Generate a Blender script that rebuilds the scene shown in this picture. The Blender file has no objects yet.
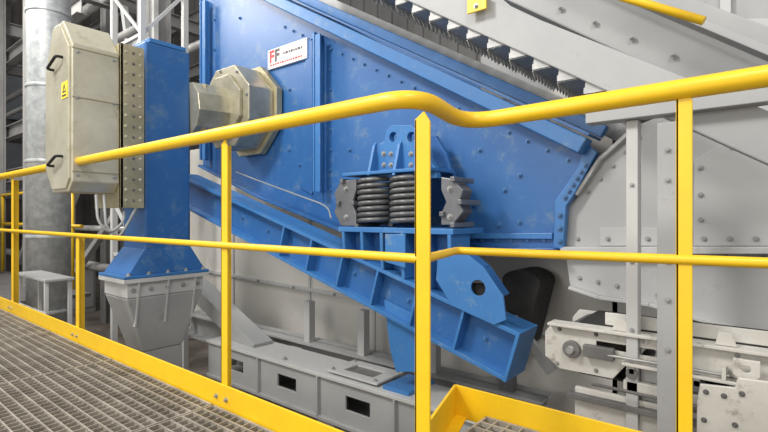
import bpy, math, random, bmesh
from mathutils import Vector, Matrix
from mathutils.geometry import tessellate_polygon
random.seed(4)
F=474.0; TH=math.atan2(.627,.779); C=math.cos(TH); S=math.sin(TH)
H=.77
CAM=Vector((0,0,H))
sc=bpy.context.scene
sc.view_settings.view_transform='Standard'

# survey helpers: intersect a sight line with a vertical / horizontal building plane
def ray(px,py):
    a=(px-384)/F; b=-(py-216)/F
    return Vector((C*a-S, S*a+C, b))
def P(px,py,Y): d=ray(px,py); return CAM+d*(Y/d.y)
def Q(px,py,X): d=ray(px,py); return CAM+d*(X/d.x)
def V(*a): return Vector(a)

# ------------------------------------------------------------ materials
def mat(name,c1,c2=None,scale=6,rough=.5,metal=0.,bump=.0,detail=6,lo=.35,hi=.7,c3=None,s3=40,th=.58,dots=None):
    m=bpy.data.materials.new(name); m.use_nodes=True
    nt=m.node_tree; b=nt.nodes['Principled BSDF']
    b.inputs['Roughness'].default_value=rough; b.inputs['Metallic'].default_value=metal
    c2=c2 or tuple(x*.8 for x in c1)
    geo=nt.nodes.new('ShaderNodeNewGeometry')
    n=nt.nodes.new('ShaderNodeTexNoise'); n.inputs['Scale'].default_value=scale; n.inputs['Detail'].default_value=detail; n.inputs['Roughness'].default_value=.65
    nt.links.new(geo.outputs['Position'],n.inputs['Vector'])
    r=nt.nodes.new('ShaderNodeValToRGB'); r.color_ramp.elements[0].position=lo; r.color_ramp.elements[1].position=hi
    r.color_ramp.elements[0].color=(*c1,1); r.color_ramp.elements[1].color=(*c2,1)
    nt.links.new(n.outputs['Fac'],r.inputs['Fac'])
    out=r.outputs['Color']
    if c3:
        n2=nt.nodes.new('ShaderNodeTexNoise'); n2.inputs['Scale'].default_value=s3; n2.inputs['Detail'].default_value=9; n2.inputs['Roughness'].default_value=.8
        nt.links.new(geo.outputs['Position'],n2.inputs['Vector'])
        r2=nt.nodes.new('ShaderNodeValToRGB'); r2.color_ramp.elements[0].position=th; r2.color_ramp.elements[1].position=th+.1
        r2.color_ramp.elements[0].color=(0,0,0,1); r2.color_ramp.elements[1].color=(1,1,1,1)
        nt.links.new(n2.outputs['Fac'],r2.inputs['Fac'])
        mx=nt.nodes.new('ShaderNodeMixRGB'); nt.links.new(r2.outputs['Color'],mx.inputs['Fac'])
        nt.links.new(out,mx.inputs['Color1']); mx.inputs['Color2'].default_value=(*c3,1); out=mx.outputs['Color']
    if dots:   # punched hole pattern
        vo=nt.nodes.new('ShaderNodeTexVoronoi'); vo.inputs['Scale'].default_value=dots; vo.inputs['Randomness'].default_value=.0
        nt.links.new(geo.outputs['Position'],vo.inputs['Vector'])
        r3=nt.nodes.new('ShaderNodeValToRGB'); r3.color_ramp.elements[0].position=.30; r3.color_ramp.elements[1].position=.36
        r3.color_ramp.elements[0].color=(1,1,1,1); r3.color_ramp.elements[1].color=(0,0,0,1)
        nt.links.new(vo.outputs['Distance'],r3.inputs['Fac'])
        mx=nt.nodes.new('ShaderNodeMixRGB'); nt.links.new(r3.outputs['Color'],mx.inputs['Fac'])
        nt.links.new(out,mx.inputs['Color1']); mx.inputs['Color2'].default_value=(.08,.08,.08,1); out=mx.outputs['Color']
    nt.links.new(out,b.inputs['Base Color'])
    if bump:
        bp=nt.nodes.new('ShaderNodeBump'); bp.inputs['Strength'].default_value=bump; bp.inputs['Distance'].default_value=.01
        n3=nt.nodes.new('ShaderNodeTexNoise'); n3.inputs['Scale'].default_value=scale*6
        nt.links.new(geo.outputs['Position'],n3.inputs['Vector'])
        nt.links.new(n3.outputs['Fac'],bp.inputs['Height']); nt.links.new(bp.outputs['Normal'],b.inputs['Normal'])
    return m
YEL=mat('yellow_paint',(.87,.56,.012),(.78,.47,.015),5,.4,c3=(.45,.29,.06),s3=22,th=.62)
BLU=mat('blue_paint',(.022,.108,.32),(.032,.135,.355),3,.42,c3=(.095,.18,.32),s3=6,th=.54)
BLU2=mat('blue_paint_lit',(.045,.185,.46),(.036,.155,.40),4,.4,c3=(.14,.24,.38),s3=10,th=.56)  # brighter copy of the blue; the bracket's stronger light is painted in
GRY=mat('grey_paint',(.32,.33,.335),(.38,.385,.385),2.0,.5,c3=(.27,.265,.255),s3=6,th=.6)
HOP=mat('hopper_grey_paint',(.40,.41,.415),(.45,.455,.455),1.2,.5,c3=(.36,.36,.35),s3=5,th=.58)
HOP2=mat('hopper_panel_grey',(.44,.45,.455),(.49,.495,.49),1.2,.5,c3=(.39,.39,.38),s3=5,th=.6)
GRL=mat('light_grey_paint',(.45,.46,.46),(.52,.525,.52),2,.5,c3=(.38,.37,.35),s3=8,th=.6)
STR=mat('stair_grey_paint',(.32,.33,.34),(.38,.39,.39),2,.5,c3=(.27,.27,.26),s3=8,th=.6)
CAS=mat('warm_grey_casing',(.58,.57,.54),(.66,.645,.61),1.0,.45,c3=(.50,.48,.44),s3=4,th=.57)
GRD=mat('dark_grey_steel',(.10,.10,.105),(.18,.175,.17),5,.55)
GAL=mat('galvanised_steel',(.42,.42,.41),(.58,.58,.57),26,.45,.3,detail=2)
TRD=mat('perforated_tread_steel',(.40,.41,.41),(.52,.53,.52),14,.45,.2,detail=2,dots=75)
TRE=mat('tread_edge_steel',(.36,.37,.37),(.46,.465,.46),14,.45,.2,detail=2)
DUCT=mat('galvanised_duct',(.36,.385,.40),(.56,.585,.59),14,.42,.3,detail=3)
GRT=mat('grating_steel',(.42,.39,.34),(.22,.195,.165),7,.42,.25)
BEI=mat('chromated_guard',(.62,.595,.48),(.46,.435,.33),3.5,.35,.45,c3=(.38,.355,.25),s3=5,th=.57,bump=.06)
BEI2=mat('brass_coloured_sheet',(.52,.47,.31),(.36,.32,.20),6,.32,.55)
HUB=mat('hub_zinc',(.50,.475,.37),(.32,.30,.22),7,.33,.55)
SPR=mat('spring_steel',(.14,.145,.15),(.085,.088,.092),12,.36,.3)
BRK=mat('bracket_grey',(.13,.137,.15),(.18,.185,.2),8,.38,.3,c3=(.22,.23,.24),s3=10,th=.6)
RUB=mat('black_rubber',(.014,.014,.015),(.03,.029,.028),9,.8)
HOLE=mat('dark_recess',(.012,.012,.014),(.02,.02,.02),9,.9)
WHT=mat('worn_white_paint',(.62,.61,.575),(.5,.485,.45),5,.55,c3=(.28,.255,.22),s3=13,th=.57)
CON=mat('concrete',(.15,.125,.105),(.26,.23,.20),3,.9,bump=.5,c3=(.42,.38,.34),s3=26)
WAL=mat('wall_sheet',(.115,.105,.10),(.06,.056,.053),.9,.8)
WAB=mat('wall_back_sheet',(.24,.235,.23),(.16,.157,.155),.8,.7)
COLM=mat('dusty_column_grey',(.24,.24,.24),(.33,.325,.32),3,.6)
BOL=mat('bolt_zinc',(.42,.43,.42),(.3,.3,.3),30,.4,.5)
BGR=mat('bolt_painted_grey',(.34,.345,.35),(.27,.27,.27),30,.5)
BBL=mat('bolt_blue',(.06,.18,.40),(.045,.14,.33),30,.4)
SIGN=mat('sign_white',(.8,.8,.8),(.74,.74,.74),4,.4)
RED=mat('sign_red',(.7,.03,.03),(.6,.03,.03),4,.5)
TXT=mat('print_dark',(.06,.04,.05),(.08,.06,.07),4,.5)
LYE=mat('label_yellow',(.85,.7,.05),(.8,.65,.05),4,.5)
CAB=mat('cable_light',(.33,.34,.34),(.25,.26,.26),4,.5)

# ------------------------------------------------------------ geometry builder
class G:
    def __init__(s): s.v=[]; s.f=[]
    def add(s,v,f):
        o=len(s.v); s.v+= [Vector(x) for x in v]; s.f+=[tuple(i+o for i in q) for q in f]; return s
    def box(s,a,b):
        x0,x1=sorted((a[0],b[0])); y0,y1=sorted((a[1],b[1])); z0,z1=sorted((a[2],b[2]))
        v=[(x0,y0,z0),(x1,y0,z0),(x1,y1,z0),(x0,y1,z0),(x0,y0,z1),(x1,y0,z1),(x1,y1,z1),(x0,y1,z1)]
        return s.add(v,[(0,3,2,1),(4,5,6,7),(0,1,5,4),(1,2,6,5),(2,3,7,6),(3,0,4,7)])
    def obox(s,p,q,w,h,side=None,oy=0,oz=0):
        p=Vector(p);q=Vector(q); d=(q-p).normalized()
        sd=Vector(side) if side else Vector((0,1,0))
        if abs(d.dot(sd))>.95: sd=Vector((1,0,0))
        sd=(sd-d*sd.dot(d)).normalized(); up=sd.cross(d)
        if up.z<0: up=-up
        p=p+sd*oy+up*oz; q=q+sd*oy+up*oz
        v=[]
        for e in (p,q):
            for i,j in ((-1,-1),(1,-1),(1,1),(-1,1)): v.append(e+sd*w/2*i+up*h/2*j)
        return s.add(v,[(0,1,2,3),(7,6,5,4),(0,4,5,1),(1,5,6,2),(2,6,7,3),(3,7,4,0)])
    def prism(s,pts,vec,holes=()):
        pts=[Vector(p) for p in pts]; vec=Vector(vec); n=len(pts)
        loops=[pts]+[[Vector(p) for p in h] for h in holes]
        allp=[p for l in loops for p in l]; N=len(allp)
        v=allp+[p+vec for p in allp]
        if holes:
            tris=tessellate_polygon(loops); f=[tuple(t) for t in tris]+[tuple(i+N for i in reversed(t)) for t in tris]
        else: f=[tuple(range(n)),tuple(range(2*n-1,n-1,-1))]
        o=0
        for l in loops:
            m=len(l)
            for i in range(m):
                j=(i+1)%m; f.append((o+i,o+i+N,o+j+N,o+j))
            o+=m
        return s.add(v,f)
    def cyl(s,p,q,r,n=20,r2=None):
        p=Vector(p);q=Vector(q); r2=r if r2 is None else r2
        d=(q-p).normalized(); a=d.orthogonal().normalized(); b=d.cross(a)
        v=[];
        for e,rr in ((p,r),(q,r2)):
            for i in range(n):
                t=2*math.pi*(i+.5)/n; v.append(e+a*math.cos(t)*rr+b*math.sin(t)*rr)
        f=[(i,(i+1)%n,(i+1)%n+n,i+n) for i in range(n)]+[tuple(range(n-1,-1,-1)),tuple(range(n,2*n))]
        return s.add(v,f)
    def sweep(s,pts,r,n=12):
        pts=[Vector(p) for p in pts]; L=len(pts); v=[];a=None
        for i,p in enumerate(pts):
            d=(pts[min(i+1,L-1)]-pts[max(i-1,0)]).normalized()
            a=d.orthogonal().normalized() if a is None else (a-d*a.dot(d)).normalized()
            b=d.cross(a)
            for k in range(n):
                t=2*math.pi*k/n; v.append(p+a*math.cos(t)*r+b*math.sin(t)*r)
        f=[(i*n+k,i*n+(k+1)%n,(i+1)*n+(k+1)%n,(i+1)*n+k) for i in range(L-1) for k in range(n)]
        f+=[tuple(range(n-1,-1,-1)),tuple(range((L-1)*n,L*n))]
        return s.add(v,f)
    def plate(s,pxs,Y,th,holes=()):
        return s.prism([P(x,y,Y) for x,y in pxs],(0,th,0),holes)
def fillet(pts,r,n=8):
    pts=[Vector(p) for p in pts]; out=[pts[0]]
    for i in range(1,len(pts)-1):
        a,b,c=pts[i-1],pts[i],pts[i+1]; u=(a-b); w=(c-b); k=min(r,u.length*.48,w.length*.48)
        u=b+u.normalized()*k; w=b+w.normalized()*k
        for j in range(n+1):
            t=j/n; out.append(u*(1-t)**2+b*2*t*(1-t)+w*t*t)
    out.append(pts[-1]); return out
def circ(c,r,n=20,plane='y'):
    o=[]
    for i in range(n):
        t=2*math.pi*i/n
        o.append(Vector(c)+(Vector((math.cos(t)*r,0,math.sin(t)*r)) if plane=='y' else Vector((0,math.cos(t)*r,math.sin(t)*r))))
    return o
def link(o): sc.collection.objects.link(o)
def thing(name,label,cat,loc,group=None):
    e=bpy.data.objects.new(name,None); e.empty_display_size=.1; e.location=loc
    e['label']=label; e['category']=cat
    if group: e['group']=group
    link(e); return e
def build(g,name,m,parent=None,bevel=.003,smooth=False,label=None,cat=None,kind=None,group=None):
    lo=Vector([min(v[i] for v in g.v) for i in range(3)]); hi=Vector([max(v[i] for v in g.v) for i in range(3)])
    c=(lo+hi)/2
    if parent is None: c.z=lo.z
    me=bpy.data.meshes.new(name); me.from_pydata([v-c for v in g.v],[],g.f); me.materials.append(m)
    bm=bmesh.new(); bm.from_mesh(me); bmesh.ops.recalc_face_normals(bm,faces=bm.faces); bm.to_mesh(me); bm.free()
    if smooth:
        for p in me.polygons: p.use_smooth = len(p.vertices)<=4
    o=bpy.data.objects.new(name,me); link(o)
    if parent: o.parent=parent; o.location=c-parent.location
    else: o.location=c
    if bevel:
        b=o.modifiers.new('bevel','BEVEL'); b.width=bevel; b.segments=2; b.limit_method='ANGLE'; b.angle_limit=math.radians(40); b.use_clamp_overlap=True
    if label: o['label']=label
    if cat: o['category']=cat
    if kind: o['kind']=kind
    if group: o['group']=group
    return o
_bm={}
def bolt(parent,loc,r=.014,axis='y',m=BOL,name='bolt'):
    k=(round(r,4),m.name)
    if k not in _bm:
        g=G(); g.cyl((0,0,0),(0,0,.2*r),r*1.45,16); g.cyl((0,0,.2*r),(0,0,1.1*r),r,6); g.cyl((0,0,1.1*r),(0,0,1.6*r),r*.5,10)
        me=bpy.data.meshes.new('bolt'); me.from_pydata(g.v,[],g.f); me.materials.append(m); _bm[k]=me
    o=bpy.data.objects.new(name,_bm[k]); link(o); o.parent=parent; o.location=Vector(loc)-parent.location
    if axis=='y': o.rotation_euler=(math.pi/2,0,0)
    elif axis=='x': o.rotation_euler=(0,math.pi/2,0)
    return o
def lerp(a,b,t): return Vector(a)*(1-t)+Vector(b)*t
def text(parent,body,loc,size,m,rot,name='lettering',off=0):
    cu=bpy.data.curves.new(name,'FONT'); cu.body=body; cu.size=size; cu.extrude=.0006; cu.offset=off
    t=bpy.data.objects.new('tmp',cu); link(t); bpy.context.view_layer.update()
    me=bpy.data.meshes.new_from_object(t.evaluated_get(bpy.context.evaluated_depsgraph_get()))
    bpy.data.objects.remove(t); me.materials.clear(); me.materials.append(m)
    o=bpy.data.objects.new(name,me); link(o); o.parent=parent; o.location=Vector(loc)-parent.location; o.rotation_euler=rot
    return o

FZ=-.95  # machine hall floor
# ------------------------------------------------------------ setting
build(G().box((-15,-4,FZ-.1),(6,8.2,FZ)),'floor',CON,bevel=0,kind='structure')
g=G().box((-15,8,FZ),(6,8.2,13))
for i in range(52): g.box((-14.8+i*.4,7.95,FZ),(-14.6+i*.4,8.02,13))
build(g,'wall_back',WAB,bevel=0,kind='structure')
g=G().box((-15,-4,FZ),(-14.8,8,13))
for i in range(30): g.box((-14.82,-4+i*.4,FZ),(-14.74,-3.8+i*.4,13))
build(g,'wall_left',WAL,bevel=0,kind='structure')

# ------------------------------------------------------------ railing
R=thing('guard_railing','yellow tubular steel guard railing along the grated walkway','railing',(-2,1.1,0))
A=V(-.742,1.10,0); B=V(-.847,1.46,0)
zt=1.098
pts=[(-9,1.1,zt),(A.x-.02,1.1,zt+.012),(B.x+.03,1.46,zt-.005),(3,1.46,1.15)]
build(G().sweep(fillet(pts,.13,10),.0268,16),'top_rail',YEL,R,bevel=0,smooth=True)
zm=.65
pts=[(-9,1.1,zm),(A.x,1.1,zm),(B.x,1.46,zm-.002),(3,1.46,.69)]
build(G().sweep(fillet(pts,.035,6),.0135,12),'mid_rail',YEL,R,bevel=0,smooth=True)
def angle_post(x,y,z0,z1,w=.046,t=.007):
    g=G()
    g.prism([(x-w/2,y,z0),(x+w/2,y,z0),(x+w/2,y,z1-.03),(x+w*.1,y,z1),(x-w/2,y,z1-.02)],(0,t,0))
    g.box((x-w/2,y,z0),(x-w/2+t,y+w,z1-.02))
    return g
for px,zz in ((224,zt-.015),(77,zm+.01),(12,zt-.015)):
    x=P(px,216,1.1).x
    build(angle_post(x,1.1,-.12,zz,.05 if px<100 else .046),'post',YEL,R,.0015)
build(angle_post(A.x,1.09,-.15,1.06,.05),'post',YEL,R,.0015)
x=P(684,216,1.455).x
build(angle_post(x,1.455,.0,1.1,.037),'post',YEL,R,.0015)
for x in (.9,2.0): build(angle_post(x,1.455,.0,1.12,.036),'post',YEL,R,.0015)
build(G().box((-9,1.088,-.06),(A.x-.03,1.098,.083)).box((-9,1.04,-.06),(A.x-.03,1.098,-.05)),'toe_board',YEL,R,.001)
build(G().obox((B.x,1.45,.125),(3,1.45,.125),.009,.11),'toe_board',YEL,R,.001)
g=G().obox((B.x,1.45,.125),(A.x,1.10,.125),.009,.11,side=(1,0,0)).obox((B.x+.02,1.45,.125),(A.x+.02,1.10,.125),.05,.006,side=(1,0,0),oz=-.05)
build(g,'toe_board',YEL,R,.001)
for px in (224,77,12):
    x=P(px,216,1.1).x
    for dx in (-.035,.035): bolt(R,(x+dx,1.088,.03),.007)

# walkway gratings
def grating(x0,x1,y0,y1,z,bx,by):
    g=G()
    n=int(round((x1-x0)/bx)); 
    for i in range(n+1):
        x=x0+(x1-x0)*i/n; g.box((x-.002,y0,z-.035),(x+.002,y1,z))
    n=int(round((y1-y0)/by))
    for i in range(n+1):
        y=y0+(y1-y0)*i/n; g.box((x0,y-.003,z-.014),(x1,y+.003,z+.0015))
    g.box((x0-.003,y0,z-.03),(x1+.003,y0+.006,z+.001)).box((x0-.003,y1-.006,z-.03),(x1+.003,y1,z+.001))
    g.box((x0-.003,y0,z-.03),(x0+.004,y1,z+.001)).box((x1-.004,y0,z-.03),(x1+.003,y1,z+.001))
    return g
o=build(grating(-1.76,-.79,-.1,1.075,-.005,.042,.046),'walkway_grating',GRT,bevel=0,label='galvanised steel bar grating panel of the walkway floor',cat='floor grating',group='walkway grating panels')
for i in range(1,8):
    c=o.copy(); c.location.x-=i*.985; link(c)
o=build(grating(-.72,.3,.2,1.435,.105,.042,.046),'walkway_grating',GRT,bevel=0,label='galvanised steel bar grating panel of the raised walkway',cat='floor grating',group='raised walkway grating panels')
c=o.copy(); c.location.x+=1.03; link(c)
build(G().box((-9,1.0,-.22),(-.8,1.02,-.041)).box((-9,.95,-.23),(-.8,1.06,-.215)).box((-9,0,-.22),(-.8,.02,-.041)),'walkway_beam',GRD,label='dark grey steel channels carrying the walkway grating',cat='steel beam')

# ------------------------------------------------------------ screen box (blue)
YS=2.35
M=thing('vibrating_screen','large blue steel vibrating screen box with bolted side plate','screening machine',P(400,240,YS))
out=[(203,-40),(255,-20),(588,147),(582,170),(570,188),(560,203),(557,249),(440,249),(352,232),(262,196),(203,166)]
build(G().plate(out,YS,.02),'side_plate',BLU,M,.003)
build(G().prism([P(x,y,YS)+V(0,1.9,0) for x,y in out],(0,.02,0)),'side_plate',BLU,M,.003)
for i in range(6):
    p=lerp(P(240,120,YS),P(540,225,YS),i/5); 
    build(G().cyl(p+V(0,.02,0),p+V(0,1.9,0),.06,16),'cross_tube',BLU,M,0,smooth=True)
p0=P(275,-3,YS-.06); p1=P(588,143,YS-.06); d=(p1-p0).normalized(); p0=p0-d*.7
build(G().obox(p0,p1,.10,.075,oz=-.02),'edge_tube',BLU2,M,.006)
build(G().obox(p0,p1,.05,.06,oy=.14,oz=.075),'upper_band',BLU2,M,.004)
build(G().obox(p0,p1,.20,.014,oy=.05,oz=.035),'edge_flange',BLU,M,.002)
g=G().plate([(586,143),(597,152),(574,194),(566,206),(563,249),(553,249),(555,201),(578,168)],YS-.03,.05)
build(g,'end_flange',BLU2,M,.003)
for t in [i/5 for i in range(6)]:
    bolt(M,lerp(P(585,165,YS-.03),P(565,197,YS-.03),t),.011,m=BBL)
for y in (215,228,241): bolt(M,P(560,y,YS-.03),.011,m=BBL)
def rib(x0,y0,x1,y1,dep=.09,w=.018,m=BLU2,nm='stiffener_rib'):
    g=G().obox(P(x0,y0,YS-dep/2),P(x1,y1,YS-dep/2),dep,w,side=(0,1,0))
    g.obox(P(x0,y0,YS-dep),P(x1,y1,YS-dep),.012,.05,side=(0,1,0)); return build(g,nm,m,M,.003)
rib(318,34,318,192)
rib(204,0,204,160,.08)
build(G().plate([(306,40),(312,40),(312,195),(300,188)],YS-.012,.012),'doubler_plate',BLU,M)
build(G().obox(P(203,166,YS-.04),P(262,197,YS-.04),.10,.02).obox(P(262,197,YS-.04),P(352,233,YS-.04),.10,.02).obox(P(352,233,YS-.04),P(440,249,YS-.04),.1,.02).obox(P(440,249,YS-.04),P(557,249,YS-.04),.10,.016),'bottom_flange',BLU,M,.003)
build(G().obox(P(440,236,YS-.012),P(553,236,YS-.012),.02,.03),'lower_strip',BLU2,M)
for i in range(22):
    t=i/21; bolt(M,lerp(P(285,27,YS),P(568,160,YS),t),.009,m=BBL)
for i in range(8): bolt(M,lerp(P(331,50,YS),P(331,190,YS),i/7),.009,m=BBL)
for x,y in ((215,20),(215,50),(240,18),(290,90),(290,150),(460,180),(500,225),(475,205),(520,222),(480,150),(520,175),(350,150),(300,165),(505,190)):
    bolt(M,P(x,y,YS),.011,m=BBL)
for i in range(7): bolt(M,lerp(P(455,240,YS),P(545,240,YS),i/6),.009,m=BBL)
# maker's sign
sg=thing('makers_sign','small white rectangular sign with red letters riveted to blue plate','sign',P(287,53,YS-.02))
rot=(math.pi/2,0,0)
x0=P(268,69,YS-.018).x; x1=P(307,58,YS-.018).x
zb=(P(268,70,YS-.018).z); ztop=P(268,51,YS-.018).z
build(G().box((x0,YS-.02,zb),(x1,YS-.001,ztop)),'sign_plate',SIGN,sg,.001)
text(sg,'F',(x0+.02,YS-.021,zb+.05),.125,RED,rot,off=.006)
text(sg,'F',(x0+.085,YS-.021,zb+.05),.125,TXT,rot,off=.006)
random.seed(8)
xx=x0+.19
while xx<x1-.05:
    l=random.uniform(.012,.03); build(G().box((xx,YS-.0215,zb+.08),(xx+l,YS-.0195,zb+.1)),'small_print',TXT,sg,0); xx+=l+.008
xx=x0+.03
while xx<x1-.05:
    l=random.uniform(.012,.03); build(G().box((xx,YS-.0215,zb+.02),(xx+l,YS-.0195,zb+.034)),'small_print',RED,sg,0); xx+=l+.008
for xx,zz in ((x0+.012,zb+.012),(x1-.012,zb+.012),(x0+.012,ztop-.012),(x1-.012,ztop-.012)): bolt(sg,(xx,YS-.02,zz),.004)

# ------------------------------------------------------------ spring mount
YB=2.10
K=thing('spring_bracket','blue steel spring bracket with lifting holes bolted to the screen','bracket',P(396,178,YB))
YK=YB-.05
def prof_(l): return [P(x,y,YK) for x,y in l]
g=G().prism(prof_(((370,178),(372,166),(377,156),(379,144),(384,141),(386,131),(391,125),(412,125),(417,131),(419,142),(427,148),(429,158),(435,168),(437,178))),(0,.045,0),[circ(P(393,137,YK),.027),circ(P(411,137,YK),.027)])
build(g,'bracket_plate',BLU2,K,.003)
build(G().prism([p+V(0,.18,0) for p in prof_(((372,177),(377,150),(387,131),(417,131),(428,150),(436,177)))],(0,.03,0)),'back_plate',BLU,K,.003)
for x in (376,401,428): 
    p=P(x,176,YK); build(G().prism([p+V(-.009,-.07,0),p+V(-.009,0.0,0),p+V(-.009,0.0,.19),p+V(-.009,-.02,.17)],(.018,0,0)),'gusset',BLU2,K,.002)
zs1=P(396,175,YB).z; zs0=P(396,227,YB).z
xa=P(356,178,YB).x; xb=P(442,178,YB).x
build(G().box((xa+.0,YB-.12,zs1),(xb-.0,YB+.13,zs1+.018)),'spring_seat',BLU2,K)
for x,y in ((384,165),(391,165),(411,165),(384,154),(391,154),(411,154),(419,154),(419,165)): bolt(K,P(x,y,YK),.010,m=BOL)
S_=thing('spring_pedestal','wide ribbed blue steel pedestal and lug plate carrying the springs','pedestal',P(400,256,YB))
xpl,xpr=P(338,232,YB-.15).x,P(453,232,YB-.15).x
build(G().box((xpl,YB-.15,zs0-.028),(xpr,YB+.16,zs0)),'top_plate',BLU2,S_)
YF=1.96
b0=P(190,180,YF); b1=P(517,332,YF)
def zbeam(x): return b0.z+(b1.z-b0.z)*(x-b0.x)/(b1.x-b0.x)
xl=P(344,240,YF).x; xr=P(450,240,YF).x
zt_=zs0-.028
build(G().prism([(xl,YB-.05,zt_),(xr,YB-.05,zt_),(xr,YB-.05,zbeam(xr)),(xl,YB-.05,zbeam(xl))],(0,.02,0)),'web_plate',BLU,S_)
for t in (0,.2,.4,.6,.8,1):
    x=xl*(1-t)+xr*t
    build(G().prism([(x-.010,YF+.0,zbeam(x)),(x-.010,YF+.18,zbeam(x)),(x-.010,YF+.18,zt_),(x-.010,YF-.01,zt_)],(.020,0,0)),'stiffener_rib',BLU2,S_)
build(G().prism([(x-.05,YF-.012,zt_) for x in (0,)]+[],(0,0,0)) if False else G().prism([P(x,y,YF-.02) for x,y in ((385,234),(405,234),(405,268),(385,262))],(0,.012,0)),'centre_plate',BLU2,S_,.002)
lug=[(438,250),(462,250),(484,268),(503,296),(506,320),(494,325),(452,306),(436,280)]
build(G().prism([P(x,y,YF-.012) for x,y in lug],(0,.012,0),[circ(P(478,288,YF-.012),.036,24)]),'lug_plate',BLU2,S_,.002)
build(G().prism([P(x,y,YF+.02) for x,y in ((470,283),(486,283),(486,295),(470,295))],(0,.006,0)),'lug_hole_shade',HOLE,S_,0)  # dark patch behind the hole, standing in for its shade
build(G().obox(P(462,250,YF+.05),P(484,268,YF+.05),.12,.014).obox(P(484,268,YF+.05),P(503,296,YF+.05),.12,.014),'lug_flange',BLU,S_,.002)
# springs
r=.099
def coil(cx,cy):
    g=G(); pts=[]; n=8.2; N=int(n*22); h=zs1-zs0-.03
    for i in range(N+1):
        t=i/N; a=t*n*2*math.pi; zz=zs0+.015+h*t
        pts.append((cx+r*math.cos(a),cy+r*math.sin(a),zz))
    g.sweep(pts,.0142,9); return g
cx0=P(379,200,YB).x
sp=build(coil(cx0,YB-.02),'coil_spring',SPR,bevel=0,smooth=True,label='dark steel coil spring between the screen bracket and pedestal',cat='spring',group='coil springs of the screen')
c=sp.copy(); c.location.x+=.235; link(c)
for k,ox in enumerate((338,441)):
    E=thing('spring_catch_bracket','dark grey ribbed steel catch bracket beside the coil springs','bracket',P(ox,226,YB-.05),'spring catch brackets')
    if k==0: poly=[(341,181),(356,179),(356,190),(352,203),(356,214),(356,226),(341,226),(334,212),(337,203),(334,193)]
    else: poly=[(441,177),(452,179),(463,190),(459,202),(463,212),(452,225),(441,225),(441,214),(446,202),(441,190)]
    for yo in (-.10,.06):
        build(G().prism([P(x,y,YB+yo) for x,y in poly],(0,.02,0)),'bracket_body',BRK,E,.004)
    for j in (0,3,5,8) if k==0 else (1,3,5,7):
        a_=P(*poly[j],YB-.12); build(G().box(a_+V(-.012,0,-.012),a_+V(.012,.2,.012)),'tie_rib',BRK,E,.003)
    cx_=sum(p[0] for p in poly)/10; 
    for y in (189,217): bolt(E,P(cx_,y,YB-.10),.011)
    build(G().prism([P(x,y,YB-.06) for x,y in poly],(0,.10,0)),'rubber_buffer',GRD,E,.004)

# ------------------------------------------------------------ inclined support beam
I=thing('inclined_support_beam','blue ribbed steel channel beam sloping under the screen','steel beam',P(500,385,YF))
dB=(b1-b0).normalized(); up=V(-dB.z,0,dB.x)
hb=.235; W=.2
bb0=b0-dB*.25
def quadpr(a,b,h0,h1): return [a+up*h0,b+up*h0,b+up*h1,a+up*h1]
build(G().prism(quadpr(bb0,b1,-.02,0),(0,W,0)),'top_flange',BLU2,I,.002)
build(G().prism(quadpr(bb0,b1,-hb,-hb+.02),(0,W,0)),'bottom_flange',BLU2,I,.002)
build(G().prism([p+V(0,.065,0) for p in quadpr(bb0,b1,-hb,0)],(0,.014,0)),'web_plate',BLU,I,0)
L=(b1-bb0).length
for i in range(6):
    a=bb0+dB*(L*(.47+.088*i))
    build(G().prism(quadpr(a,a+dB*.014,-hb+.018,-.018),(0,.067,0)),'stiffener_rib',BLU2,I,.001)
build(G().prism([b1+V(0,-.005,0),b1+dB*.016+V(0,-.005,0),b1+dB*.016-up*hb+V(0,-.005,0),b1-up*hb+V(0,-.005,0)],(0,W+.01,0)),'end_plate',BLU2,I,.002)
for s_ in (.3,.4,.67,.8,.95):
    a=bb0+dB*(L*s_)-up*hb*.5+V(0,.065,0); bolt(I,a,.010,m=BBL)
lg=thing('beam_leg','blue welded steel plate leg supporting the sloping beam','steel leg',P(405,372,YF+.12))
build(G().prism([P(x,y,YF+.04) for x,y in ((384,300),(424,320),(424,350),(418,372),(396,372),(390,350))],(0,.018,0)),'leg_plate',BLU2,lg,.002)
build(G().prism([P(x,y,YF+.06) for x,y in ((402,318),(408,320),(408,372),(402,372))],(0,.12,0)),'leg_web',BLU,lg,.002)
build(G().box(V(P(394,372,YF+.1).x,YF+.0,-.15),V(P(420,372,YF+.1).x,YF+.24,-.13)),'foot_plate',BLU2,lg,.002)

# ------------------------------------------------------------ motor column + pedestal
XC=-3.28
def qy(px): return Q(px,216,XC).y
def qz(px,py): return Q(px,py,XC).z
col=thing('motor_column','blue rectangular steel column with flared gusseted foot','steel column',(XC-.18,qy(165),qz(165,275)))
y0,y1=qy(145),qy(190); zc0=qz(165,272); zc1=qz(165,46)
build(G().box((XC-.34,y0,zc0),(XC,y1,zc1)),'column_tube',BLU,col,.012)
build(G().box((XC-.34,y0+.03,zc1),(XC+.0,y1-.03,zc1+.03)),'cap_plate',BLU2,col,.004)
XP=XC+.06
yf0,yf1=Q(124,275,XP).y,Q(209,270,XP).y; zf=qz(165,248)
v=[(XC-.34,yf0+.03,zc0),(XP-.02,yf0+.03,zc0),(XP-.02,yf1-.02,zc0),(XC-.34,yf1-.02,zc0),(XC-.345,y0-.004,zf),(XC+.004,y0-.004,zf),(XC+.004,y1+.004,zf),(XC-.345,y1+.004,zf)]
FR=[(0,3,2,1),(4,5,6,7),(0,1,5,4),(1,2,6,5),(2,3,7,6),(3,0,4,7)]
build(G().add(v,FR),'flared_foot',BLU,col,.004)
build(G().box((XC-.35,yf0,zc0-.02),(XP,yf1,zc0)),'foot_plate',BLU2,col,.002)
ped=thing('grey_pedestal','grey tapered steel pedestal with bolted flanges','pedestal',(XC-.18,qy(165),FZ))
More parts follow.
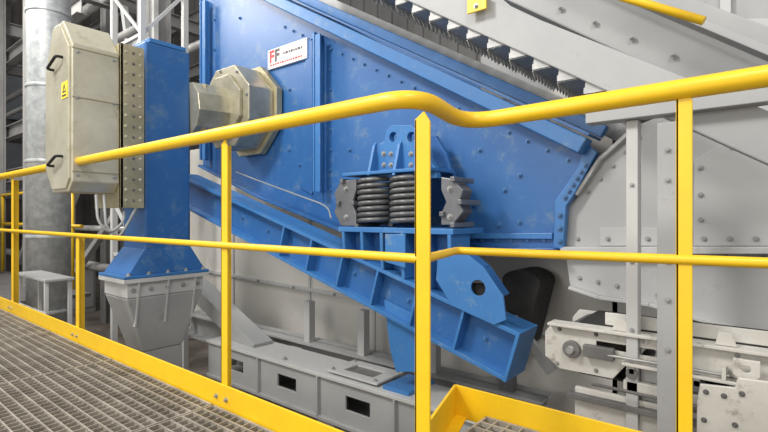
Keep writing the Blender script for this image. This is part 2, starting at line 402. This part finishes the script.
build(G().box((XC-.35,yf0,zc0-.05),(XP,yf1,zc0-.022)),'top_flange',GRL,ped,.002)
zp0=qz(165,350); ym0,ym1=qy(146),qy(186)
v=[(XC-.30,ym0,zp0),(XC-.05,ym0,zp0),(XC-.05,ym1,zp0),(XC-.30,ym1,zp0),(XC-.33,yf0+.03,zc0-.15),(XP-.03,yf0+.03,zc0-.15),(XP-.03,yf1-.03,zc0-.15),(XC-.33,yf1-.03,zc0-.15)]
build(G().add(v,FR),'tapered_body',GRY,ped,.012)
build(G().box((XC-.33,yf0+.03,zc0-.15),(XP-.03,yf1-.03,zc0-.05)),'collar',GRL,ped,.006)
for yy in (yf0+.1,(yf0+yf1)/2,yf1-.1): build(G().prism([(XP-.03,yy-.006,zc0-.05),(XP-.005,yy-.006,zc0-.05),(XC-.0,yy-.006,zc0-.35),(XC-.03,yy-.006,zc0-.35)],(0,.012,0)),'gusset',GRL,ped,.001)
build(G().box((XC-.31,ym0+.0,FZ),(XC-.05,ym1-.0,zp0)),'leg_tube',GRY,ped,.006)
for t in (0.06,.28,.5,.72,.94):
    bolt(ped,(XP-.02,yf0+(yf1-yf0)*t,zc0),.012,'z')
    bolt(ped,(XP-.03,yf0+.04+(yf1-yf0-.08)*t,zc0-.1),.011,'x')

# ------------------------------------------------------------ motor guard
gu=thing('motor_guard','tall faceted yellowish galvanised sheet metal drive guard with handles','machine guard',(XC-.25,1.2,qz(90,195)))
ya=qy(72); yb=qy(119); zA=qz(95,24)+.02; zB=qz(95,192)
def oct_(x0,x1,z0,z1,i=0):
    return [(x0+.12,z0),(x1-.06,z0),(x1,z0+.06),(x1,z1-.17),(x1-.15,z1),(x0+.14,z1),(x0,z1-.26),(x0,z0+.14)]
build(G().prism([(x,ya,z) for x,z in oct_(XC-.46,XC,zB,zA)],(0,yb-ya,0)),'guard_body',BEI,gu,.006)
build(G().prism([(x,ya-.012,z) for x,z in oct_(XC-.44,XC-.02,zB+.02,zA-.02)],(0,.012,0)),'end_cover',BEI,gu,.003)
zq=qz(130,208); zr=qz(130,46)
build(G().box((XC-.4,yb,zq),(XC+.02,yb+.02,zr)).box((XC,yb,zq),(XC+.02,qy(143),zr)),'perforated_panel',BEI2,gu,.003)
for i in range(15):
    for j in range(3):
        z=zq+.05+(zr-zq-.1)*i/14; y=yb+.035+(qy(143)-yb-.06)*j/2
        bolt(gu,(XC+.02,y,z),.007,'x',m=(BEI if j!=1 else GRD),name='rivet')
for z in (zA-.24,zB+.22):
    pth=fillet([(XC-.28,ya-.01,z-.05),(XC-.28,ya-.05,z-.05),(XC-.12,ya-.05,z+.0),(XC-.12,ya-.01,z)],.02,4)
    build(G().sweep(pth,.009,8),'handle',HOLE,gu,0,smooth=True)
lz=zA-.5
build(G().prism([(XC-.13,ya-.016,lz),(XC-.03,ya-.016,lz),(XC-.03,ya-.016,lz+.1),(XC-.13,ya-.016,lz+.1)],(0,.004,0)),'warning_label',LYE,gu,0)
build(G().prism([(XC-.11,ya-.018,lz+.035),(XC-.05,ya-.018,lz+.035),(XC-.08,ya-.018,lz+.09)],(0,.002,0),[[V(XC-.097,ya-.018,lz+.043),V(XC-.063,ya-.018,lz+.043),V(XC-.08,ya-.018,lz+.074)]]),'warning_triangle',TXT,gu,0)
build(G().box((XC-.115,ya-.018,lz+.012),(XC-.045,ya-.016,lz+.022)),'label_print',TXT,gu,0)
for z in (zA-.5,zB+.12,zA-.2): build(G().box((XC-.0,ya+.0,z),(XC+.006,yb,z+.006)),'seam',BEI2,gu,0)
for z in (zA-.22,zA-.5,zB+.1): bolt(gu,(XC,ya+.03,z),.008,'x'); bolt(gu,(XC,yb-.03,z),.008,'x')

# shaft guard
sh=thing('shaft_guard','yellowish zinc-plated faceted shaft guard between column and screen','machine guard',(-3.25,2.0,1.2))
build(G().cyl((-3.32,y1+.005,1.56),(-3.28,2.16,1.57),.20,10),'guard_tube',HUB,sh,.006)
build(G().cyl((-3.32,1.93,1.56),(-3.30,1.96,1.56),.215,10),'clamp_ring',BEI2,sh,.002)
build(G().cyl((-3.22,2.06,1.6),(-3.22,2.28,1.6),.33,8),'hub_cover',HUB,sh,.008)
build(G().cyl((-3.22,2.28,1.6),(-3.22,2.335,1.6),.37,8),'hub_flange',BEI2,sh,.004)
build(G().cyl((-3.22,2.03,1.6),(-3.22,2.06,1.6),.25,8),'hub_plate',HUB,sh,.004)
for i in range(8):
    t=i*math.pi/4+.2; bolt(sh,(-3.22+.29*math.cos(t),2.06,1.6+.29*math.sin(t)),.010)

# conduits
cd=thing('flexible_conduit','looped grey flexible conduits hanging below the guard','conduit',(XC,1.3,.9))
for k,(a,b) in enumerate((((96,195),(124,212)),((104,195),(136,208)))):
    A1=Q(a[0],a[1],XC+.01); B1=Q(b[0],b[1],XC+.01)
    pth=fillet([A1,Q(a[0]+2,222+5*k,XC+.06),Q(110+k*8,234+5*k,XC+.08),Q(124+k*5,222,XC+.06),B1],.2,8)
    build(G().sweep(pth,.009,8),'conduit_tube',CAB,cd,0,smooth=True)
cb=G().sweep(fillet([P(236,172,YS-.06),P(262,182,2.2),P(300,196,2.18),P(328,206,2.15),P(331,218,1.98)],.2,6),.005,8)
build(cb,'sensor_cable',CAB,None,0,smooth=True,label='thin light cable hanging below the blue screen plate',cat='cable')

# ------------------------------------------------------------ grey lower machinery
ch=thing('discharge_casing','large warm grey sheet steel casing beneath the screen','machine casing',(-2.5,3.2,FZ))
g=G().box((-5.0,2.75,-.55),(-.62,2.77,1.5)).box((-5.0,4.2,-.55),(-.62,4.22,1.5)).box((-5.0,2.75,-.55),(-4.98,4.2,1.5)).box((-.64,2.75,-.55),(-.62,4.2,1.3))
build(g,'casing_sheet',CAS,ch,0)
build(G().obox((-5,2.735,.20),(-.62,2.735,.08),.03,.03),'horizontal_seam',GRL,ch)
build(G().obox((-5,2.72,-.5),(-.62,2.72,-.5),.08,.1),'bottom_flange',GRY,ch)
for px in (232,308,372): build(G().box(P(px,200,2.735),P(px,200,2.735)+V(.025,.02,-1.45)),'vertical_seam',GRL,ch,.001)
for i in range(7):
    bolt(ch,(-4.2+i*.5,2.72,.178-.0135*i),.010,m=BGR)
for i in range(5): build(G().box((-4.6+i*.95,2.8,FZ),(-4.5+i*.95,2.9,-.55)),'leg',GRY,ch)
def ibeam(p,q,w,h,t=.012):
    g=G(); g.obox(p,q,w,t,oz=-t/2).obox(p,q,w,t,oz=-h+t/2).obox(p,q,t,h,oz=-h/2); return g
bz=-.15
fr=thing('base_frame','grey painted steel channel base frame with openings and uprights','steel frame',(-2,2.1,FZ))
xb0,xb1=-3.25,-.95
hl=[]
for xc in (-2.9,-2.35,-1.75,-1.2):
    hl.append([V(xc-.09,1.94,bz-.17),V(xc+.09,1.94,bz-.17),V(xc+.09,1.94,bz-.09),V(xc-.09,1.94,bz-.09)])
build(G().prism([(xb0,1.94,bz-.25),(xb1,1.94,bz-.25),(xb1,1.94,bz-.02),(xb0,1.94,bz-.02)],(0,.014,0),hl),'web_plate',GRY,fr,.002)
build(G().box((xb0,1.92,bz-.02),(xb1,2.2,bz)),'top_flange',GRL,fr,.002)
build(G().box((xb0,1.92,bz-.27),(xb1,2.2,bz-.25)),'bottom_flange',GRY,fr,.002)
build(G().box((xb0,2.185,bz-.25),(xb1,2.2,bz-.02)),'web_plate',GRY,fr,.002)
build(ibeam((-4.5,2.5,bz-.04),(-.9,2.5,bz-.04),.18,.22,.016),'beam',GRY,fr,.002)
for x in (-2.62,-2.05,-1.48): build(G().box((x-.006,1.915,bz-.25),(x+.006,1.94,bz-.02)),'web_stiffener',GRY,fr,.001)
for x in (-3.0,-2.05,-1.28):
    build(G().box((x-.07,1.99,FZ),(x+.07,2.0,bz-.27)).box((x-.07,2.1,FZ),(x+.07,2.11,bz-.27)).box((x-.006,2.0,FZ),(x+.006,2.1,bz-.27)),'leg',GRL,fr,.002)
    build(G().box((x-.14,1.93,FZ),(x+.14,2.17,FZ+.02)),'foot_plate',GRY,fr,.002)
for x in (-2.85,-1.9): build(G().box((x,2.20,bz-.2),(x+.12,2.41,bz-.08)),'cross_beam',GRY,fr,.004)
for x in (-2.75,-2.2,-1.62): build(G().box((x,2.44,bz-.04),(x+.06,2.5,.12)),'upright',GRL,fr,.002)
build(G().obox(P(190,280,2.16),P(262,350,2.08),.16,.12),'diagonal_brace',GRY,fr,.004)
for x in (-2.4,-1.75): bolt(fr,(x,1.97,bz),.012,'z')
tr=thing('mounting_plate','small square grey steel plate with an opening on the base beam','steel plate',P(357,375,1.98))
x0=P(328,373,1.96).x; x1=P(378,384,1.96).x; z0=bz
ring=[(x0,1.95,z0+.012),(x1,1.95,z0+.012),(x1,2.19,z0+.012),(x0,2.19,z0+.012)]
hol=[(x0+.08,2.01,z0+.012),(x1-.08,2.01,z0+.012),(x1-.08,2.13,z0+.012),(x0+.08,2.13,z0+.012)]
build(G().prism(ring,(0,0,.012),[hol]),'plate_body',GRL,tr,.001)
build(G().box((x0+.03,1.97,z0),(x1-.03,2.17,z0+.012)),'plinth',GRD,tr,.001)
for xx in (x0+.03,x1-.03):
    for yy in (1.975,2.165): bolt(tr,(xx,yy,z0+.024),.009,'z')

# ------------------------------------------------------------ right: hopper, posts
YH=2.38
hp=thing('feed_hopper','large flat pale grey steel hopper with slanted edge and bolted plates','hopper',P(650,250,YH))
build(G().plate([(564,250),(566,207),(577,197),(600,160),(640,124),(700,100),(820,70),(820,250)],YH,.02),'side_plate',HOP,hp,.003)
build(G().plate([(560,247),(820,247),(820,254),(560,254)],YH-.06,.08),'flange',GRL,hp,.003)
build(G().plate([(566,258),(820,258),(820,345),(735,328),(650,302),(600,296),(570,286)],YH,.02),'lower_plate',HOP,hp,.003)
build(G().obox(P(570,287,YH-.02),P(600,297,YH-.02),.06,.016).obox(P(600,297,YH-.02),P(650,304,YH-.02),.06,.016).obox(P(650,304,YH-.02),P(735,329,YH-.02),.06,.016),'lower_flange',GRL,hp,.003)
build(G().obox(P(577,195,YH-.02),P(600,160,YH-.02),.05,.016).obox(P(600,160,YH-.02),P(640,124,YH-.02),.05,.016),'edge_rib',HOP2,hp,.002)
build(G().plate([(694,246),(694,160),(730,140),(820,122),(820,246)],YH-.012,.012),'overlap_plate',HOP2,hp,.002)
build(G().plate([(600,246),(600,228),(690,228),(690,246)],YH-.012,.012),'overlap_plate',HOP2,hp,.002)
for i in range(5): bolt(hp,lerp(P(588,192,YH),P(640,138,YH),i/4),.008,m=BGR)
for x in (578,608,648,684): bolt(hp,P(x,239,YH-.012 if x>600 else YH),.008,m=BGR)
for x in (704,730,756): bolt(hp,P(x,239,YH-.012),.008,m=BGR)
for x,y in ((701,168),(701,195),(701,220),(733,147),(762,140)): bolt(hp,P(x,y,YH-.012),.008,m=BGR)
for i in range(6): bolt(hp,lerp(P(580,278,YH),P(680,300,YH),i/5),.008,m=BGR)
build(G().box(P(640,240,YH+.04),P(820,160,YH+.04)+V(0,1.4,0)),'hopper_body',GRD,hp,0)

pt=thing('hopper_frame','grey steel support frame with vertical posts beside the hopper','steel frame',P(660,400,1.85))
def hpost(pa,pb,Y,ztop,m):
    a=P(pa,216,Y).x; b=P(pb,216,Y).x
    build(G().box((a,Y,FZ),(b,Y+.06,ztop)),'post',m,pt,.003)
hpost(657,681,1.85,P(668,122,1.85).z,STR)
hpost(626,638,1.93,P(632,120,1.93).z,GRL)
build(G().obox(P(588,118,1.93),P(820,88,1.93),.07,.055),'cross_beam',STR,pt)
for y in (150,180,262,300,350): bolt(pt,P(668,y,1.85),.007,m=BGR)
for y in (185,262,330): bolt(pt,P(632,y,1.93),.006,m=BGR)

# ------------------------------------------------------------ inclined gangway (stringers + folded treads)
st=thing('inclined_stair','grey painted stair with serrated perforated treads above the screen','staircase',P(600,120,2.4))
n0=P(455,-14,1.95); n1=P(705,86,1.95); dn=(n1-n0).normalized(); n0=n0-dn*1.6; n1=n1+dn*.5
build(G().obox(n0,n1,.012,.14,oz=-.07).obox(n0,n1,.07,.014,oy=.03,oz=-.007).obox(n0,n1,.07,.014,oy=.03,oz=-.135),'stringer',STR,st,.002)
f0=P(300,-10,2.6); f1=P(606,126,2.6); df=(f1-f0).normalized(); f0=f0-df*1.2; f1=f1+df*.2
build(G().obox(f0,f1,.012,.08,oz=0).obox(f0,f1,.06,.012,oy=.0,oz=-.04),'stringer',GRL,st,.002)
upn=V(-dn.z,0,dn.x)
Ln=(n1-n0).length
step=.125; nt_=0
i=0
while True:
    Lp=n0+dn*(step*i)-upn*.11; Rp=Lp+dn*step; i+=1
    if Rp.x>P(618,110,1.97).x or i>40: break
    lz_=Rp.z-.02
    yA,yB_=1.965,2.54
    build(G().prism([V(Lp.x+.0,yA,Lp.z+.02),V(Lp.x-.01,yA,lz_),V(Rp.x-.02,yA,lz_),V(Rp.x+.02,yA,Rp.z+.015)],(0,.006,0)),'tread_side',TRE,st,.001)
    build(G().box((Lp.x-.012,yA,lz_),(Rp.x+.006,yB_,lz_+.005)),'tread',TRD,st,0)
    e_=Lp.x-.012; n=14; low=[]
    for k in range(n,-1,-1):
        low.append(V(e_,yA+(yB_-yA)*k/n,lz_-.004))
        if k>0: low.append(V(e_,yA+(yB_-yA)*(k-.5)/n,lz_-.026))
    build(G().prism([V(e_,yA,lz_+.03),V(e_,yB_,lz_+.03)]+low,(.004,0,0)),'tread_lip',TRE,st,0)
gd=thing('upper_girder','wide grey painted box girder running down beside the stair','steel beam',P(640,60,2.2))
build(G().obox(P(520,-26,2.6),P(830,104,2.6),.16,.32),'girder_box',GRY,gd,.008)
build(G().obox(P(520,-50,2.42),P(830,80,2.42),.10,.03),'girder_flange',STR,gd,.003)
for i in range(6): bolt(gd,lerp(P(560,8,2.5),P(768,95,2.5),i/5),.009,m=BGR)
yr=thing('yellow_handrail','yellow painted tubular handrail of the upper stair','handrail',P(660,12,2.1))
build(G().sweep([P(585,-14,2.1),P(612,-6,2.1),P(704,21,2.1)],.016,12),'rail_tube',YEL,yr,0,smooth=True)
build(G().box(P(467,14,1.9),P(486,14,1.9)+V(0,.01,.2)),'post_bracket',YEL,yr,.002)
bolt(yr,P(476,6,1.9),.008)
bk=thing('upper_casing','tall light grey sheet steel casing above the hopper','machine casing',P(700,100,3.4))
build(G().box(P(480,120,3.3),P(900,-160,3.3)+V(0,1.2,0)),'casing_body',GRY,bk,.01)
for px in (560,640,720): build(G().box(P(px,110,3.26),P(px,-60,3.26)+V(.05,.04,0)),'stiffener_rib',GRL,bk)
build(G().obox(P(560,25,3.25),P(800,25,3.25),.06,.05),'stiffener_rib',GRL,bk)

# ------------------------------------------------------------ conveyor lower right
cv=thing('belt_conveyor','worn off-white belt conveyor frame with rollers and brackets','conveyor',P(640,400,1.97))
YC=1.95
xs=P(545,325,YC).x; zt2=P(545,322,YC).z
def cz(z): return zt2+z
pl=[(xs+.0,cz(-.04)),(xs+.03,cz(0)),(1.6,cz(0)),(1.6,cz(-.09)),(xs+.32,cz(-.10)),(xs+.26,cz(-.18)),(xs+.06,cz(-.18)),(xs,cz(-.14))]
hl=[circ((xs+.11,YC,cz(-.09)),.026,20),[V(xs+.2,YC,cz(-.045)),V(xs+.42,YC,cz(-.045)),V(xs+.42,YC,cz(-.072)),V(xs+.2,YC,cz(-.072))]]
build(G().prism([(x,YC,z) for x,z in pl],(0,.012,0),hl),'side_frame',WHT,cv,.002)
build(G().prism([(x,YC+.36,z) for x,z in pl],(0,.012,0)),'side_frame',WHT,cv,.002)
build(G().box((xs+.02,YC-.03,cz(-.005)),(1.6,YC+.05,cz(.006))),'frame_flange',WHT,cv,.002)
build(G().box((xs+.3,YC-.045,cz(-.11)),(1.6,YC+.01,cz(-.10))),'frame_flange',WHT,cv,.002)
build(G().box((xs+.16,YC-.035,cz(-.105)),(xs+.27,YC-.005,cz(-.06))),'take_up_slide',GRD,cv,.003)
build(G().cyl((xs+.25,YC-.03,cz(-.085)),(xs+.62,YC-.03,cz(-.085)),.006,10),'take_up_screw',BOL,cv,0)
build(G().box((xs+.6,YC-.045,cz(-.10)),(xs+.612,YC,cz(-.06))),'screw_lug',WHT,cv,.001)
build(G().cyl((xs+.11,YC-.04,cz(-.09)),(xs+.11,YC+.36,cz(-.09)),.014,16),'pulley_shaft',BOL,cv,0,smooth=True)
build(G().cyl((xs+.11,YC+.03,cz(-.09)),(xs+.11,YC+.34,cz(-.09)),.085,28),'tail_pulley',GRD,cv,.002,smooth=True)
build(G().cyl((xs+.11,YC-.02,cz(-.09)),(xs+.11,YC,cz(-.09)),.034,20),'bearing_housing',GRD,cv,.003)
build(G().box((xs+.12,YC+.05,cz(0)),(1.6,YC+.34,cz(.012))).box((xs+.12,YC+.05,cz(-.2)),(1.6,YC+.34,cz(-.19))),'belt',RUB,cv,.002)
for x in (xs+.35,xs+.75,1.2): build(G().box((x,YC+.02,FZ),(x+.06,YC+.07,cz(-.12))),'leg',GRL,cv)
for i in range(9):
    x=xs+.33+i*.1
    build(G().cyl((x,YC-.03,cz(-.14)),(x,YC+.34,cz(-.14)),.02,16),'roller',(BOL if i%2 else GRD),cv,0,smooth=True)
    build(G().box((x-.009,YC-.03,cz(-.14)),(x+.009,YC-.02,cz(-.1))),'roller_bracket',WHT,cv,.001)
build(G().box((xs+.3,YC-.02,cz(-.21)),(1.6,YC+.03,cz(-.17))),'return_channel',WHT,cv,.003)
build(G().box((xs+.1,YC-.03,cz(-.28)),(1.6,YC+.01,cz(-.26))),'lower_angle',GRD,cv,.002)
build(G().box((xs+.12,YC+.0,cz(-.36)),(xs+.55,YC+.02,cz(-.24))),'scraper_plate',WHT,cv,.002)
build(G().cyl((xs+.2,YC-.06,cz(-.195)),(1.5,YC-.06,cz(-.215)),.006,8),'guard_rod',GRD,cv,0,smooth=True)
for i in range(4):
    x=xs+.43+i*.2
    build(G().prism([(x,YC-.05,cz(-.02)),(x+.07,YC-.05,cz(-.02)),(x+.07,YC-.05,cz(-.07)),(x+.035,YC-.05,cz(-.095)),(x,YC-.05,cz(-.07))],(0,.015,0),[circ((x+.035,YC-.05,cz(-.05)),.012,14)]),'bearing_plate',WHT,cv,.002)
for i in range(6):
    x=xs+.26+i*.16
    build(G().prism([(x,YC-.01,cz(.008)),(x+.06,YC-.01,cz(.008)),(x+.045,YC-.01,cz(.05)),(x+.01,YC-.01,cz(.05))],(0,.012,0)),'skirt_bracket',WHT,cv,.001)
build(G().box((xs+.22,YC+.05,cz(.012)),(1.6,YC+.062,cz(.06))),'skirt_board',WHT,cv,.002)
for x in (.06,.2,.36,.5,.64,.78,.92): bolt(cv,(xs+x,YC,cz(-.02)),.006,m=(BOL if x>.3 else GRD))
for x in (.05,.2): bolt(cv,(xs+x,YC,cz(-.16)),.006)
build(G().plate([(700,384),(735,388),(738,378),(800,386),(800,470),(696,470),(697,402)],1.87,.012),'lower_guard',WHT,cv,.003)
for x,y in ((706,392),(724,396),(742,394),(704,420),(735,425)): bolt(cv,P(x,y,1.87),.006,m=GRD)
# dark belt behind the beam end
bt=thing('drive_belt','black rubber conveyor belt curving down behind the blue beam','conveyor belt',P(520,350,2.4))
pc=P(520,283,2.42)
rr=.085
loop=[]
for i in range(13):
    t=math.pi*(1-i/12)-.35; loop.append(pc+V(rr*math.cos(t)*1.3,0,rr*math.sin(t)*.8))
outer=[loop[0]+V(.0,0,-.4)]+loop+[loop[-1]+V(-.08,0,-.32)]
build(G().prism(outer,(0,.24,0)),'belt',RUB,bt,.012)
build(G().box((pc.x-.13,2.44,FZ),(pc.x-.05,2.5,pc.z-.3)),'support_post',GRD,bt,.003)
build(G().obox(P(512,318,2.3),P(552,372,2.3),.03,.05),'frame_strut',GRY,bt,.003)

# ------------------------------------------------------------ left background
du_=thing('ventilation_duct','round galvanised ventilation duct with seam rings','duct',(-5.68,1.62,FZ))
build(G().cyl((-5.68,1.62,FZ+.01),(-5.68,1.62,6),.19,36),'duct_tube',DUCT,du_,0,smooth=True)
for i in range(8): build(G().cyl((-5.68,1.62,-.2+i*.75),(-5.68,1.62,-.17+i*.75),.2,36),'seam_ring',DUCT,du_,.003,smooth=True)
sd=thing('steel_stand','low open-legged grey steel stand beside the duct','stand',(-4.4,1.35,FZ))
z=.28
build(G().box((-5.1,1.2,z-.02),(-4.3,1.4,z)),'stand_top',GRY,sd)
for x in (-5.08,-4.34):
    for y in (1.22,1.38): build(G().box((x-.014,y-.014,FZ),(x+.014,y+.014,z-.02)),'leg',GRL,sd)
build(G().box((-5.1,1.2,-.0),(-4.3,1.215,.025)),'brace',GRL,sd)
def col_(x,y,h=8,w=.2,m=COLM):
    g=G().box((x-w/2,y-w/2,FZ),(x+w/2,y-w/2+.015,h)).box((x-w/2,y+w/2-.015,FZ),(x+w/2,y+w/2,h)).box((x-.006,y-w/2,FZ),(x+.006,y+w/2,h))
    return build(g,'building_column',m,None,.002,label='dusty grey steel H-section building column',cat='steel column',group='building columns')
for x,y in ((-7.2,1.9),(-9.5,2.0),(-12,2.2),(-7.4,4.6),(-9.8,4.9),(-12.5,5.2),(-6.3,2.9),(-5.4,2.6),(-11,.9),(-8.3,3.2),(-10.8,3.4)): col_(x,y)
def beam_(p,q,w,h,m=COLM): build(ibeam(p,q,w,h),'roof_beam',m,None,.002,label='grey steel I-beam of the building frame',cat='steel beam',group='building beams')
for z in (4.4,3.4,2.2,1.5): beam_((-14.79,2.16,z),(-6.4,2.16,z),.12,.2); 
for z in (2.7,3.6,4.6,5.6): beam_((-14.79,4.75,z),(-5,4.75,z),.15,.22)
for y0_,y1_,x in ((.5,7.96,-7.2),(.5,7.96,-9.6),(.5,7.96,-12.2)): beam_((x,y0_,3.9),(x,y1_,3.9),.14,.2)
for a,b in (((-7.2,2.3,.9),(-5.5,2.45,2.8)),((-6.3,2.6,3.4),(-5.5,2.5,1.4)),((-9.5,2.3,0),(-7.3,2.3,2)),((-7.2,2.35,0),(-5.5,2.45,1.2)),((-9.4,2.35,2),(-7.3,2.35,3.6))):
    build(G().obox(a,b,.07,.07),'diagonal_brace',GRY,None,.002,label='grey steel diagonal brace between columns',cat='steel brace',group='diagonal braces')
lt=thing('lattice_frame','pale grey welded steel lattice frame behind the blue column','steel lattice',(-4.6,2.2,FZ))
for x,y in ((-4.95,1.95),(-4.35,1.95),(-4.95,2.35),(-4.35,2.35)): build(G().box((x-.025,y-.025,FZ),(x+.025,y+.025,3.2)),'upright',GRL,lt,.002)
for k in range(8):
    z=-.6+k*.5
    build(G().obox((-4.95,1.95,z),(-4.35,1.95,z),.03,.03),'rung',GRL,lt,.001)
    a,b=((-4.95,1.95,z),(-4.35,1.95,z+.5)) if k%2 else ((-4.35,1.95,z),(-4.95,1.95,z+.5))
    build(G().obox(a,b,.02,.03),'lacing',GRL,lt,.001)
    build(G().obox((-4.35,1.95,z),(-4.35,2.35,z+.5),.02,.03,side=(1,0,0)),'lacing',GRL,lt,.001)
for i,(y,z,rr) in enumerate(((2.55,3.0,.05),(2.55,2.7,.04),(2.5,1.2,.05),(2.6,.6,.04),(2.5,.1,.06),(2.7,3.8,.07),(3.6,1.9,.09),(3.6,3.2,.06))):
    build(G().cyl((-14.79,y,z),(-5.6,y,z),rr,16),'pipe',GAL if i%2 else COLM,None,0,smooth=True,label='straight horizontal grey service pipe',cat='pipe',group='service pipes')
for i,(x,y,z,sx,sy,sz) in enumerate(((-10,3.0,FZ,1.2,.8,1.3),(-8.2,3.9,FZ,1.0,.7,2.2),(-11.6,1.6,FZ,.8,.7,2.0),(-6.6,3.6,FZ,.8,.6,1.5))):
    cbm=thing('control_cabinet','grey steel control cabinet standing on the hall floor','cabinet',(x,y,z),'control cabinets')
    build(G().box((x-sx/2,y-sy/2,z),(x+sx/2,y+sy/2,z+sz)),'cabinet_body',COLM,cbm,.01)
    build(G().box((x+sx/2,y-sy/2+.04,z+.1),(x+sx/2+.02,y+sy/2-.04,z+sz-.06)),'door',GRY,cbm,.004)
for k,(y,z) in enumerate(((.5,1.2),(.5,3.2),(2.6,1.2),(2.6,3.2),(5,3.2))):
    g=G().box((-14.74,y,z),(-14.70,y+1.5,z+1.4))
    build(g,'window_%d'%(k+1),mat('window_pane_%d'%k,(.2,.22,.24),(.12,.13,.15),2,.3),None,0,kind='structure')
br=thing('distant_railing','yellow tubular railing on a platform further back','railing',(-8,2.4,0))
for z in (1.1,.65): build(G().cyl((-11,2.06,z),(-6.1,2.06,z),.022,10),'rail',YEL,br,0,smooth=True)
for x in (-11,-9.4,-7.9,-6.4): build(G().cyl((x,2.06,-.1),(x,2.06,1.1),.022,10),'post',YEL,br,0,smooth=True)
build(G().box((-11,1.2,-.14),(-5.95,2.1,-.1)),'distant_platform',GRD,None,label='dark steel platform deck further back',cat='platform')
cbx=thing('junction_cabinet','grey steel junction cabinet mounted on posts','cabinet',(-8.5,1.6,-.1))
build(G().box((-9.0,1.3,.5),(-8.5,1.7,1.5)),'cabinet_body',GRY,cbx,.01)
build(G().box((-8.5,1.33,.55),(-8.48,1.67,1.45)),'door',GRL,cbx,.004)
for y in (1.33,1.65): build(G().box((-8.9,y-.02,-.1),(-8.86,y+.02,.5)),'leg',GRD,cbx)

# ------------------------------------------------------------ camera + lights
cam=bpy.data.cameras.new('camera'); co=bpy.data.objects.new('camera',cam); link(co)
co.location=CAM; co.rotation_euler=(math.pi/2,0,TH); cam.sensor_width=36; cam.lens=36*F/768; cam.clip_start=.02
sc.camera=co
w=bpy.data.worlds.new('world'); sc.world=w; w.use_nodes=True
w.node_tree.nodes['Background'].inputs[0].default_value=(1,.985,.96,1); w.node_tree.nodes['Background'].inputs[1].default_value=.74
def area(loc,tgt,size,e,col=(1,.96,.9)):
    l=bpy.data.lights.new('added_area_light','AREA'); l.energy=e; l.size=size; l.color=col; l.shape='SQUARE'  # unseen area lights added to light the scene, not fittings of the hall
    o=bpy.data.objects.new('added_area_light',l); link(o); o.location=loc
    o.rotation_euler=(Vector(tgt)-Vector(loc)).to_track_quat('-Z','Y').to_euler()
area((-3.0,-1.6,4.4),(-2,2.2,.8),.9,205)
area((1.2,-1.0,4.2),(-.3,2.4,.8),.9,85)
area((-6.5,.2,4.2),(-6,2.4,0),1.4,190)  # added to brighten the left background
area((-1.5,-2.2,1.6),(-2,2.7,.0),1.6,48)  # low fill added to brighten the casing under the screen
